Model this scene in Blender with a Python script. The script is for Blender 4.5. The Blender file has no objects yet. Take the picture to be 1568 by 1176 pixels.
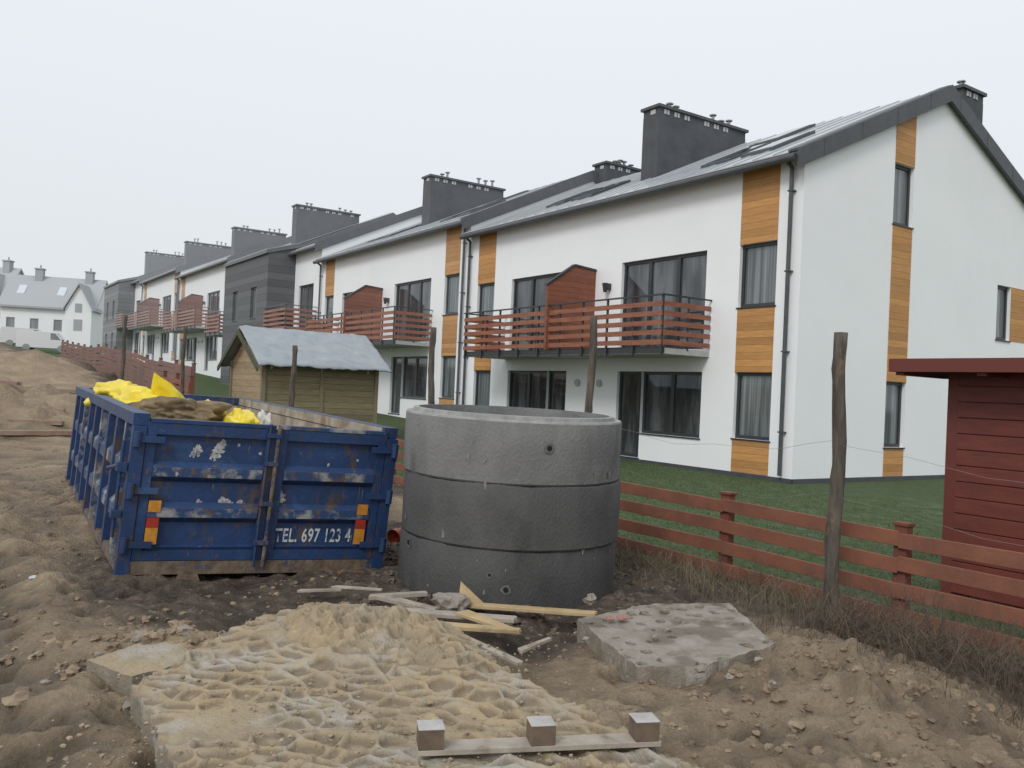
import bpy, bmesh, math, random
from mathutils import Vector, Matrix, noise
random.seed(7)
scene=bpy.context.scene
rnd=random.uniform
# ------------------------------------------------------------------ frame helpers
def P(t,q,z): return (5.92-.559*t+.829*q, 18+.829*t+.559*q, z)
def TQ(x,y): return ((x-5.92)*-.559+(y-18)*.829, (x-5.92)*.829+(y-18)*.559)
def smooth(x,a,b):
    u=min(1,max(0,(x-a)/(b-a))); return u*u*(3-2*u)
def interp(x,xs,ys):
    if x<=xs[0]: return ys[0]
    for i in range(len(xs)-1):
        if x<=xs[i+1]:
            return ys[i]+(ys[i+1]-ys[i])*(x-xs[i])/(xs[i+1]-xs[i])
    return ys[-1]
def fbm(x,y,s,seed=0,o=4): return noise.fractal(Vector((x*s,y*s,seed)),1.0,2.0,o)
# ------------------------------------------------------------------ materials
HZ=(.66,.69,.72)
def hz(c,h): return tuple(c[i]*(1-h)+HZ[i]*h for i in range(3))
_m={}
def mat(name,col,col2=None,scale=5,rough=.8,bump=0,bscale=None,metal=0,spec=.5,stretch=(1,1,1),lo=.35,hi=.65,detail=6,haze=0,spots=None,dirt_shade=None):
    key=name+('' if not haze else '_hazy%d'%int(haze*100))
    if key in _m: return _m[key]
    m=bpy.data.materials.new(key); m.use_nodes=True; n=m.node_tree.nodes; l=m.node_tree.links
    b=n['Principled BSDF']; b.inputs['Roughness'].default_value=rough; b.inputs['Metallic'].default_value=metal
    b.inputs['Specular IOR Level'].default_value=spec
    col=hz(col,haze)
    b.inputs['Base Color'].default_value=(*col,1)
    tc=n.new('ShaderNodeTexCoord'); mp=n.new('ShaderNodeMapping'); mp.inputs['Scale'].default_value=stretch
    l.new(tc.outputs['Object'],mp.inputs['Vector'])
    out=None
    if col2:
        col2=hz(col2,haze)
        t=n.new('ShaderNodeTexNoise'); t.inputs['Scale'].default_value=scale; t.inputs['Detail'].default_value=detail; t.inputs['Roughness'].default_value=.65
        l.new(mp.outputs[0],t.inputs['Vector'])
        r=n.new('ShaderNodeValToRGB'); r.color_ramp.elements[0].position=lo; r.color_ramp.elements[1].position=hi
        r.color_ramp.elements[0].color=(*col,1); r.color_ramp.elements[1].color=(*col2,1)
        l.new(t.outputs['Fac'],r.inputs[0]); out=r.outputs[0]
        l.new(out,b.inputs['Base Color'])
    for sp in (spots or []):   # (color, scale, lo, hi, stretch)
        c3,sc,a,bb,st=sp
        mp2=n.new('ShaderNodeMapping'); mp2.inputs['Scale'].default_value=st; mp2.inputs['Location'].default_value=(sc*1.3,sc*.7,sc)
        l.new(tc.outputs['Object'],mp2.inputs['Vector'])
        t=n.new('ShaderNodeTexNoise'); t.inputs['Scale'].default_value=sc; t.inputs['Detail'].default_value=8; t.inputs['Roughness'].default_value=.7
        l.new(mp2.outputs[0],t.inputs['Vector'])
        r=n.new('ShaderNodeMapRange'); r.inputs[1].default_value=a; r.inputs[2].default_value=bb
        l.new(t.outputs['Fac'],r.inputs[0])
        mx=n.new('ShaderNodeMix'); mx.data_type='RGBA'
        l.new(r.outputs[0],mx.inputs[0])
        if out: l.new(out,mx.inputs[6])
        else: mx.inputs[6].default_value=(*col,1)
        mx.inputs[7].default_value=(*hz(c3,haze),1)
        out=mx.outputs[2]; l.new(out,b.inputs['Base Color'])
    if dirt_shade:  # per-vertex soil tint that also paints shade into low points
        at=n.new('ShaderNodeAttribute'); at.attribute_name='dirt_shade'
        mx=n.new('ShaderNodeMix'); mx.data_type='RGBA'; l.new(at.outputs['Fac'],mx.inputs[0]); l.new(out,mx.inputs[6]); mx.inputs[7].default_value=(*dirt_shade,1)
        out=mx.outputs[2]; l.new(out,b.inputs['Base Color'])
    if bump:
        t=n.new('ShaderNodeTexNoise'); t.inputs['Scale'].default_value=bscale or scale*4; t.inputs['Detail'].default_value=8
        l.new(mp.outputs[0],t.inputs['Vector'])
        bp=n.new('ShaderNodeBump'); bp.inputs['Strength'].default_value=bump; bp.inputs['Distance'].default_value=.02
        l.new(t.outputs['Fac'],bp.inputs['Height']); l.new(bp.outputs[0],b.inputs['Normal'])
    _m[key]=m; return m
def planks(name,col,col2,pitch=.13,haze=0,axis='Z',gap=.06,rough=.65):
    m=mat(name,col,col2,scale=3,rough=rough,stretch=(1,1,8) if axis=='Z' else (8,8,1),bump=.15,bscale=20,haze=haze)
    if m.get('pl'): return m
    m['pl']=1
    n=m.node_tree.nodes; l=m.node_tree.links; b=n['Principled BSDF']
    src=b.inputs['Base Color'].links[0].from_socket
    tc=n.new('ShaderNodeTexCoord'); sx=n.new('ShaderNodeSeparateXYZ'); l.new(tc.outputs['Object'],sx.inputs[0])
    d=n.new('ShaderNodeMath'); d.operation='DIVIDE'; d.inputs[1].default_value=pitch
    l.new(sx.outputs[axis],d.inputs[0])
    fr=n.new('ShaderNodeMath'); fr.operation='FRACT'; l.new(d.outputs[0],fr.inputs[0])
    lt=n.new('ShaderNodeMath'); lt.operation='LESS_THAN'; lt.inputs[1].default_value=gap; l.new(fr.outputs[0],lt.inputs[0])
    fl=n.new('ShaderNodeMath'); fl.operation='FLOOR'; l.new(d.outputs[0],fl.inputs[0])
    wn=n.new('ShaderNodeTexWhiteNoise'); wn.noise_dimensions='1D'; l.new(fl.outputs[0],wn.inputs['W'])
    mr=n.new('ShaderNodeMapRange'); mr.inputs[3].default_value=.8; mr.inputs[4].default_value=1.15; l.new(wn.outputs['Value'],mr.inputs[0])
    vm=n.new('ShaderNodeVectorMath'); vm.operation='SCALE'; l.new(src,vm.inputs[0]); l.new(mr.outputs[0],vm.inputs['Scale'])
    mx=n.new('ShaderNodeMix'); mx.data_type='RGBA'; l.new(lt.outputs[0],mx.inputs[0]); l.new(vm.outputs[0],mx.inputs[6])
    mx.inputs[7].default_value=(*[c*.3 for c in hz(col,haze)],1)
    l.new(mx.outputs[2],b.inputs['Base Color'])
    return m
def M(kind,h=0):
    if kind=='white': return mat('white_render',(.85,.865,.88),(.80,.815,.83),scale=.5,rough=.9,bump=.06,bscale=60,haze=h,lo=.4,hi=.8)
    if kind=='dark': return mat('anthracite_render',(.085,.09,.10),(.062,.066,.073),scale=1.5,rough=.85,bump=.1,bscale=50,haze=h)
    if kind=='darkpl': return planks('anthracite_cladding',(.035,.037,.042),(.055,.058,.064),pitch=.35,haze=h,gap=.04)
    if kind=='trim': return mat('anthracite_trim',(.055,.06,.067),(.075,.08,.087),scale=4,rough=.5,haze=h)
    if kind=='orange': return planks('larch_cladding',(.55,.29,.10),(.46,.22,.07),pitch=.16,haze=h,gap=.04)
    if kind=='roof': return mat('wet_metal_roof',(.43,.45,.47),(.35,.37,.39),scale=.8,rough=.3,spec=.8,haze=h)
    if kind=='frame': return mat('window_frame',(.032,.034,.038),rough=.4,haze=h)
    if kind=='glass': return mat('window_glass',(.03,.035,.04),(.11,.12,.13),scale=.8,rough=.04,spec=.9,stretch=(2.5,2.5,.4),haze=h*.5,lo=.45,hi=.6)
    if kind=='curtain': return mat('curtained_glass',(.07,.085,.09),(.26,.29,.30),scale=1.6,rough=.06,spec=.8,stretch=(6,6,.15),haze=h*.5,lo=.4,hi=.7)
    if kind=='deck': return mat('redbrown_balcony_board',(.32,.12,.065),(.21,.075,.045),scale=2,rough=.6,stretch=(1,1,6),haze=h)
    if kind=='slab': return mat('balcony_slab',(.45,.45,.44),(.35,.35,.35),scale=3,haze=h)
# ------------------------------------------------------------------ mesh builder
def empty(name,loc=(0,0,0)):
    e=bpy.data.objects.new(name,None); e.empty_display_size=.3; e.location=loc
    scene.collection.objects.link(e); return e
class MB:
    def __init__(s,xf=None): s.v=[];s.f=[];s.m=[];s.xf=xf or (lambda a,b,c:(a,b,c))
    def pt(s,p): s.v.append(s.xf(*p)); return len(s.v)-1
    def face(s,pts,m=0): s.f.append([s.pt(p) for p in pts]); s.m.append(m)
    def faces(s,vs,fs,m=0):
        o=len(s.v); 
        for p in vs: s.v.append(s.xf(*p))
        for f in fs: s.f.append([o+i for i in f]); s.m.append(m)
    def box(s,a0,a1,b0,b1,c0,c1,m=0):
        v=[(a,b,c) for c in (c0,c1) for b in (b0,b1) for a in (a0,a1)]
        s.faces(v,[(0,2,3,1),(4,5,7,6),(0,1,5,4),(2,6,7,3),(0,4,6,2),(1,3,7,5)],m)
    def prism(s,poly,a0,a1,m=0,axis=0):
        n=len(poly)
        def mk(a,p): return (a,p[0],p[1]) if axis==0 else ((p[0],a,p[1]) if axis==1 else (p[0],p[1],a))
        v=[mk(a0,p) for p in poly]+[mk(a1,p) for p in poly]
        f=[tuple(range(n))[::-1],tuple(range(n,2*n))]+[(i,(i+1)%n,n+(i+1)%n,n+i) for i in range(n)]
        s.faces(v,f,m)
    def cyl(s,p0,p1,r0,r1=None,n=10,m=0,cap=True):
        r1=r0 if r1 is None else r1
        p0=Vector(p0);p1=Vector(p1);d=(p1-p0).normalized()
        u=d.orthogonal().normalized(); w=d.cross(u)
        v=[];
        for p,r in ((p0,r0),(p1,r1)):
            for i in range(n):
                a=2*math.pi*i/n; v.append(tuple(p+u*r*math.cos(a)+w*r*math.sin(a)))
        f=[(i,(i+1)%n,n+(i+1)%n,n+i) for i in range(n)]
        if cap: f+= [tuple(range(n))[::-1],tuple(range(n,2*n))]
        s.faces(v,f,m)
    def build(s,name,mats,parent=None,bevel=0,smooth=False,recalc=True):
        me=bpy.data.meshes.new(name); me.from_pydata(s.v,[],s.f)
        for m in mats: me.materials.append(m)
        for i,p in enumerate(me.polygons): p.material_index=s.m[i]
        if recalc:
            bm=bmesh.new(); bm.from_mesh(me); bmesh.ops.recalc_face_normals(bm,faces=bm.faces); bm.to_mesh(me); bm.free()
        if smooth:
            for p in me.polygons: p.use_smooth=True
        ob=bpy.data.objects.new(name,me); scene.collection.objects.link(ob)
        if parent: ob.parent=parent
        if bevel:
            md=ob.modifiers.new('b','BEVEL'); md.width=bevel; md.segments=2; md.limit_method='ANGLE'
        return ob
# ------------------------------------------------------------------ terrain
def base_h(x,y):
    t,q=TQ(x,y)
    u=t+6
    st=.036*(u*smooth(u,0,4)) if u>0 else 0
    st+=.013*max(0,t-14)
    st=min(st,5.6)
    la=interp(t,[-60,-2,8,13.5,27,40,60,80,120],[-.1,-.06,0,.3,.75,1.5,2.5,3.2,5.2])
    w=smooth(q,-9.5,-8.3)
    return st*(1-w)+la*w - .08*w*(1-smooth(q,-8,-5)), w
hollow=[0.0]
def gz(x,y,detail=True):
    b,w=base_h(x,y)
    t,q=TQ(x,y)
    d=math.hypot(x,y)
    h=b
    r=1-w
    hol=0
    if d<150:
        n2=fbm(x,y,2.6,5)
        h+= r*(.06*fbm(x,y,.7,1)+.036*n2)
        if d<18:
            f8=fbm(x,y,7,9,5)
            patch=.35+1.0*smooth(fbm(x,y,.9,61)+.15,0,.5)
            bb=.036*f8*patch
            rid=abs(fbm(x,y,4.3,21,4))
            bb+=.035*(.25-rid)*patch*.8
            h+= r*bb+w*.01*fbm(x,y,3,2)
            hol=.5-(bb*14+n2*.5)
            if q<-12.8:
                dd=noise.voronoi(Vector((x*2.6+.2*n2,y*1.9,4)))[0]
                ft=smooth(.24-dd[0],0,.10)
                h-=.035*ft; h+=.014*smooth(.34-dd[0],0,.08)*(1-ft); hol+=.35*ft
        for qq,wd,am in ((-14.75,.16,.06),(-15.7,.2,.08),(-16.5,.16,.06),(-17.9,.22,.08),(-19.6,.3,.08)):
            e=(q-qq+.22*math.sin(t*.35)+.06*math.sin(t*1.7))/wd
            if abs(e)>5: continue
            g=math.exp(-e*e); k=smooth(t,-15,-9)
            h-= am*g*k*(1+.35*math.sin(t*22+qq*3)*g*(1 if d<14 else 0))
            h+= am*.55*(math.exp(-(e-2)**2)+math.exp(-(e+2)**2))*k*(1+.7*n2)
            hol+=.45*g*k
        rough=1+1.1*fbm(x,y,3.5,11)+.4*abs(fbm(x,y,9,12))
        h+= .11*math.exp(-(((x-2.05)/.6)**2+((y-4.6)/.65)**2))*rough
        h+= .06*math.exp(-(((x-1.55)/.8)**2+((y-5.3)/.9)**2))*rough
        h+= .06*math.exp(-(((x-1.2)/.7)**2+((y-3.7)/.6)**2))*rough
        h+= .10*math.exp(-(((x+1.9)/.6)**2+((y-4.9)/.4)**2))*rough
        h+= .10*math.exp(-(((x+4.9)/1.3)**2+((y-14)/1.5)**2))*rough
        h+= .55*math.exp(-(((x+12.5)/3.)**2+((y-20)/2.)**2))*rough
        h+= .45*math.exp(-(((x+10)/2.)**2+((y-16.5)/1.)**2))*rough
        h+= .7*math.exp(-(((x+19)/4.)**2+((y-33)/4.)**2))*rough
        h-= .08*math.exp(-(((x-2.9)/.5)**2+((y-4.2)/.9)**2))
    hollow[0]=min(1,max(0,hol))
    return h
def axis(lo,hi,fine,far_lo,far_hi,g=1.09):
    xs=[];x=lo
    while x<hi: xs.append(x); x+=fine
    s=fine
    while xs[-1]<far_hi: s*=g; xs.append(xs[-1]+s)
    s=fine; L=[lo]
    while L[-1]>far_lo: s*=g; L.append(L[-1]-s)
    return L[:0:-1]+xs
xs=axis(-5.8,3.6,.026,-700,700,1.06); ys=axis(2.5,8.5,.028,-60,1200,1.035)
nx,ny=len(xs),len(ys)
V=[];C=[]
for y in ys:
    for x in xs:
        V.append((x,y,gz(x,y))); ho=hollow[0]
        t,q=TQ(x,y); w=smooth(q,-8.95,-8.55)
        dk=max(smooth(2.9-math.hypot((x+.7)*.8,y-7.4),0,1.3),.8*smooth(q,-10.4,-9.5))
        dk=max(dk,.45*smooth(y,16,40)) 
        sand=math.exp(-(((x+.9)/1.3)**2+((y-4.6)/1.1)**2))
        sand=max(sand,.35*smooth(-x,2.2,3.2)*(1-smooth(y,8,13))*(1-w))
        C.append((w,dk,sand,ho))
F=[(j*nx+i,j*nx+i+1,(j+1)*nx+i+1,(j+1)*nx+i) for j in range(ny-1) for i in range(nx-1)]
me=bpy.data.meshes.new('ground'); me.from_pydata(V,[],F)
ca=me.color_attributes.new('zone','FLOAT_COLOR','POINT')
ca.data.foreach_set('color',[c for t4 in C for c in t4])
me.polygons.foreach_set('use_smooth',[True]*len(me.polygons))
gr=bpy.data.objects.new('ground',me); scene.collection.objects.link(gr)
def ground_mat():
    m=bpy.data.materials.new('mud_sand_and_lawn'); m.use_nodes=True; n=m.node_tree.nodes; l=m.node_tree.links; b=n['Principled BSDF']
    at=n.new('ShaderNodeAttribute'); at.attribute_name='zone'
    sp=n.new('ShaderNodeSeparateColor'); l.new(at.outputs['Color'],sp.inputs[0])
    g=n.new('ShaderNodeNewGeometry')
    def nz(s,d=8,r=.6):
        t=n.new('ShaderNodeTexNoise'); t.inputs['Scale'].default_value=s; t.inputs['Detail'].default_value=d; t.inputs['Roughness'].default_value=r
        l.new(g.outputs['Position'],t.inputs['Vector']); return t.outputs['Fac']
    def ramp(f,cs):
        r=n.new('ShaderNodeValToRGB'); e=r.color_ramp.elements
        while len(e)<len(cs): e.new(.5)
        for i,(p,c) in enumerate(cs): e[i].position=p; e[i].color=(*c,1)
        l.new(f,r.inputs[0]); return r.outputs[0]
    def mix(f,a,c):
        x=n.new('ShaderNodeMix'); x.data_type='RGBA'; l.new(f,x.inputs[0]); l.new(a,x.inputs[6]); l.new(c,x.inputs[7]); return x.outputs[2]
    def add(f,g2,k):
        x=n.new('ShaderNodeMath'); x.operation='MULTIPLY_ADD'; l.new(g2,x.inputs[0]); x.inputs[1].default_value=k; l.new(f,x.inputs[2]); 
        y=n.new('ShaderNodeMapRange'); y.inputs[1].default_value=.35+k*.5; y.inputs[2].default_value=.65+k*.5; l.new(x.outputs[0],y.inputs[0]); return y.outputs[0]
    n1=nz(1.3); n2=nz(9); n3=nz(45,6,.7)
    dirt_shade=ramp(n1,[(.3,(.18,.13,.085)),(.5,(.30,.225,.15)),(.68,(.41,.32,.215))])
    fine=ramp(n3,[(.3,(.15,.11,.075)),(.62,(.40,.32,.235))])  # crumb-scale AO-like contrast painted into the soil colour
    k=n.new('ShaderNodeMath'); k.operation='MULTIPLY'; k.inputs[1].default_value=.6; l.new(n2,k.inputs[0])
    dirt_shade=mix(k.outputs[0],dirt_shade,fine)
    mud=ramp(n2,[(.3,(.065,.05,.04)),(.55,(.12,.093,.07)),(.72,(.23,.185,.14))])
    sand=ramp(n2,[(.3,(.33,.25,.155)),(.7,(.46,.365,.24))])
    grass=ramp(n2,[(.3,(.045,.07,.025)),(.6,(.08,.12,.045)),(.8,(.12,.13,.065))])
    c=mix(add(sp.outputs[1],n2,.7),dirt_shade,mud)
    c=mix(add(sp.outputs[2],n1,.5),c,sand)
    # occlusion-like shade painted into the soil colour in hollows, ruts and footprints
    hm=n.new('ShaderNodeMapRange'); hm.inputs[1].default_value=.25; hm.inputs[2].default_value=1.0; hm.inputs[3].default_value=1.12; hm.inputs[4].default_value=.50; l.new(at.outputs['Alpha'],hm.inputs[0])
    vm=n.new('ShaderNodeVectorMath'); vm.operation='SCALE'; l.new(c,vm.inputs[0]); l.new(hm.outputs[0],vm.inputs['Scale']); c=vm.outputs[0]
    c=mix(add(sp.outputs[0],n2,.3),c,grass)
    l.new(c,b.inputs['Base Color'])
    rr=n.new('ShaderNodeMapRange'); rr.inputs[1].default_value=.4; rr.inputs[2].default_value=.9; rr.inputs[3].default_value=.9; rr.inputs[4].default_value=.45; l.new(at.outputs['Alpha'],rr.inputs[0]); l.new(rr.outputs[0],b.inputs['Roughness'])
    b.inputs['Specular IOR Level'].default_value=.35
    ad=n.new('ShaderNodeMath'); ad.operation='MULTIPLY_ADD'; l.new(n3,ad.inputs[0]); ad.inputs[1].default_value=.35; l.new(n2,ad.inputs[2])
    bp=n.new('ShaderNodeBump'); bp.inputs['Strength'].default_value=1; bp.inputs['Distance'].default_value=.09; l.new(ad.outputs[0],bp.inputs['Height']); l.new(bp.outputs[0],b.inputs['Normal'])
    return m
me.materials.append(ground_mat())
# ------------------------------------------------------------------ houses
def facade(mb,a0,a1,z0,ztop,ops,m=0,dep=.16):
    br=sorted(set([a0,a1]+[o[0] for o in ops]+[o[1] for o in ops]))
    if callable(ztop):
        zt=ztop; br=sorted(set(br+[(a0+a1)/2]))
    else: zt=lambda a: ztop
    for i in range(len(br)-1):
        p,r=br[i],br[i+1]; mid=(p+r)/2
        cols=sorted([o for o in ops if o[0]<mid<o[1]],key=lambda o:o[2])
        z=z0
        for o in cols:
            if o[2]>z+1e-4: mb.face([(p,0,z),(r,0,z),(r,0,o[2]),(p,0,o[2])],m)
            z=o[3]
        mb.face([(p,0,z),(r,0,z),(r,0,zt(r)),(p,0,zt(p))],m)
    for o in ops:
        p,r,y0,y1=o
        mb.face([(p,0,y0),(p,dep,y0),(p,dep,y1),(p,0,y1)],m); mb.face([(r,0,y0),(r,dep,y0),(r,dep,y1),(r,0,y1)],m)
        mb.face([(p,0,y0),(r,0,y0),(r,dep,y0),(p,dep,y0)],m); mb.face([(p,0,y1),(r,0,y1),(r,dep,y1),(p,dep,y1)],m)
def window(fm,gm,o,mull=(),curt=False,sill=True):
    p,r,y0,y1=o; w=.075
    fm.box(p,r,.09,.16,y0,y0+w); fm.box(p,r,.09,.16,y1-w,y1)
    fm.box(p,p+w,.09,.16,y0+w,y1-w); fm.box(r-w,r,.09,.16,y0+w,y1-w)
    for x in mull: fm.box(x-w*.8,x+w*.8,.088,.158,y0+w,y1-w)
    if sill: fm.box(p-.03,r+.03,-.035,.089,y0-.03,y0-.002)
    gm.face([(p,.13,y0),(r,.13,y0),(r,.13,y1),(p,.13,y1)],1 if curt else 0)
Z0=6.8;RS=.47;DEP=10.4
def ztop(q): return Z0+RS*min(q,DEP-q)
def roof(par,xf,a0,a1,h,verge=False,o0=0):
    r=MB(xf); 
    f=lambda q,d: Z0+RS*min(q,DEP-q)+d
    poly=[(-.32,f(-.32,.02)),(DEP/2,f(DEP/2,.02)),(DEP+.32,f(DEP+.32,.02)),(DEP+.32,f(DEP+.32,.2)),(DEP/2,f(DEP/2,.2)),(-.32,f(-.32,.2))]
    r.prism(poly,a0-o0,a1-.005,0)
    p2=[(-.30,f(-.30,.205)),(DEP/2,f(DEP/2,.205)),(DEP+.3,f(DEP+.3,.205)),(DEP+.3,f(DEP+.3,.225)),(DEP/2,f(DEP/2,.225)),(-.30,f(-.30,.225))]
    r.prism(p2,a0+.18,a1-.03,1)
    if verge:
        p3=[(-.36,f(-.36,-.13)),(DEP/2,f(DEP/2,-.13)),(DEP+.36,f(DEP+.36,-.13)),(DEP+.36,f(DEP+.36,.27)),(DEP/2,f(DEP/2,.27)),(-.36,f(-.36,.27))]
        r.prism(p3,a0-o0-.05,a0+.03-o0,0)
        r.prism([(-.34,f(-.34,.23)),(DEP/2,f(DEP/2,.23)),(DEP+.34,f(DEP+.34,.23)),(DEP+.34,f(DEP+.34,.28)),(DEP/2,f(DEP/2,.28)),(-.34,f(-.34,.28))],a0-o0+.032,a0+.17,0)
        for k in range(8):
            q=.4+k*1.3
            r.box(a0-o0-.056,a0-o0-.051,q,q+.02,f(q,-.12),f(q,.26),0)
    r.cyl((a0-.05*verge,-.38,f(-.32,.08)),(a1-.02,-.38,f(-.32,.08)),.075,n=10,m=0)
    k=a0+.6
    while k<a1-.3:
        r.prism([(-.28,f(-.28,.226)),(DEP/2-.1,f(DEP/2-.1,.226)),(DEP/2-.1,f(DEP/2-.1,.25)),(-.28,f(-.28,.25))],k,k+.02,1); k+=.55
    r.build('roof',[M('trim',h),M('roof',h)],par)
def skylights(par,xf,pos,h):
    s=MB(xf)
    for a,q in pos:
        for (x0,x1,m,dz) in ((a,a+.95,0,.30),(a+.09,a+.86,1,.315)):
            e=0 if m==0 else .09
            q0,q1=q+e,q+1.5-e
            g=lambda qq,d: Z0+RS*qq+d
            s.prism([(q0,g(q0,.2)),(q1,g(q1,.2)),(q1,g(q1,dz)),(q0,g(q0,dz))],x0,x1,m)
    s.build('skylights',[M('trim',h),M('glass',h)],par)
def chimney(par,xf,a,b,q0,q1,zt,h,pots=True,name='chimney'):
    c=MB(xf); 
    c.box(a,b,q0,q1,6.9,zt-.28,0)
    c.box(a-.06,b+.06,q0-.07,q1+.07,zt-.08,zt,1)
    c.box(a+.004,b-.004,q0+.004,q1-.004,zt-.28,zt-.08,0)
    n=max(2,int((q1-q0)/.42)); 
    for i in range(n):
        if i%4==3: continue
        u=q0+.18+i*(q1-q0-.36)/n
        c.box(a-.012,a,u,u+.2,zt-.24,zt-.11,2)
        c.box(a-.02,a-.012,u+.09,u+.11,zt-.24,zt-.11,0)
    if q1-q0>1.5:
        for u in (a+.15,): c.box(u,u+.2,q0-.012,q0,zt-.24,zt-.11,2)
    if pots:
        for u in ([q0+.7,q0+.95,q1-1.1,q1-.75,q1-.4] if q1-q0>1.5 else [q0+.4]):
            mm=(a+b)/2; hh=rnd(.16,.34)
            c.cyl((mm,u,zt),(mm,u,zt+hh),.05,n=8,m=3); c.cyl((mm,u,zt+hh),(mm,u,zt+hh+.03),.11,n=8,m=3); 
    c.build(name,[M('dark',h),M('trim',h),mat('vent_grille',(.45,.46,.47),haze=h),mat('steel_flue',(.3,.31,.32),rough=.35,metal=.6,haze=h)],par)
def balcony(par,xf,a0,a1,h,div=None,pr=1.45):
    b=MB(xf); z=2.62
    b.box(a0,a1,-pr,-.002,z,z+.13,0)
    b.box(a0-.02,a1+.02,-pr-.025,-pr-.001,z+.02,z+.16,2)
    n=max(2,round((a1-a0)/.95))
    for i in range(n+1):
        u=a0+.03+i*(a1-a0-.06)/n
        b.box(u-.025,u+.025,-pr-.07,-pr-.03,z-.06,z+1.3,2)
    for i in range(5):
        zz=z+.2+i*.215
        for k in range(n):
            u0=a0+k*(a1-a0)/n; u1=a0+(k+1)*(a1-a0)/n
            b.box(u0+.004,u1-.004,-pr-.10,-pr-.073,zz+rnd(-.006,.006),zz+.112,1)
        for s,(e0,e1) in enumerate(((a0-.03,a0-.003),(a1+.003,a1+.03))):
            b.box(e0,e1,-pr-.05,-.03,zz,zz+.112,1)
    b.box(a0-.03,a1+.03,-pr-.11,-pr-.05,z+1.3,z+1.335,2)
    b.box(a0-.03,a0+.02,-pr-.05,-.01,z+1.3,z+1.335,2); b.box(a1-.02,a1+.03,-pr-.05,-.01,z+1.3,z+1.335,2)
    for e in (a0,a1):
        b.box(e-.02,e+.02,-pr/2-.02,-pr/2+.02,z+.1,z+1.3,2)
    if div is not None:
        b.prism([(-pr-.16,z+.15),(-.01,z+.15),(-.01,5.0),(-.75,5.06),(-pr-.16,4.45)],div-.04,div+.04,3)
        b.prism([(-pr-.2,4.46),(-.75,5.07),(-.01,5.01),(-.01,5.06),(-.75,5.12),(-pr-.2,4.51)],div-.07,div+.07,2)
        b.box(div+1.0,div+1.5,-.9,-.45,z+.5,z+.54,3); b.box(div+1.0,div+1.5,-.47,-.43,z+.54,z+1.0,3)
        for e in (1.02,1.46):
            for g in (-.88,-.47): b.box(div+e-.0,div+e+.03,g,g+.03,z+.13,z+.5,3)
    b.build('balcony',[M('slab',h),M('deck',h),M('frame',h),planks('redbrown_partition',(.27,.095,.05),(.20,.065,.038),pitch=.14,haze=h)],par)
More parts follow.
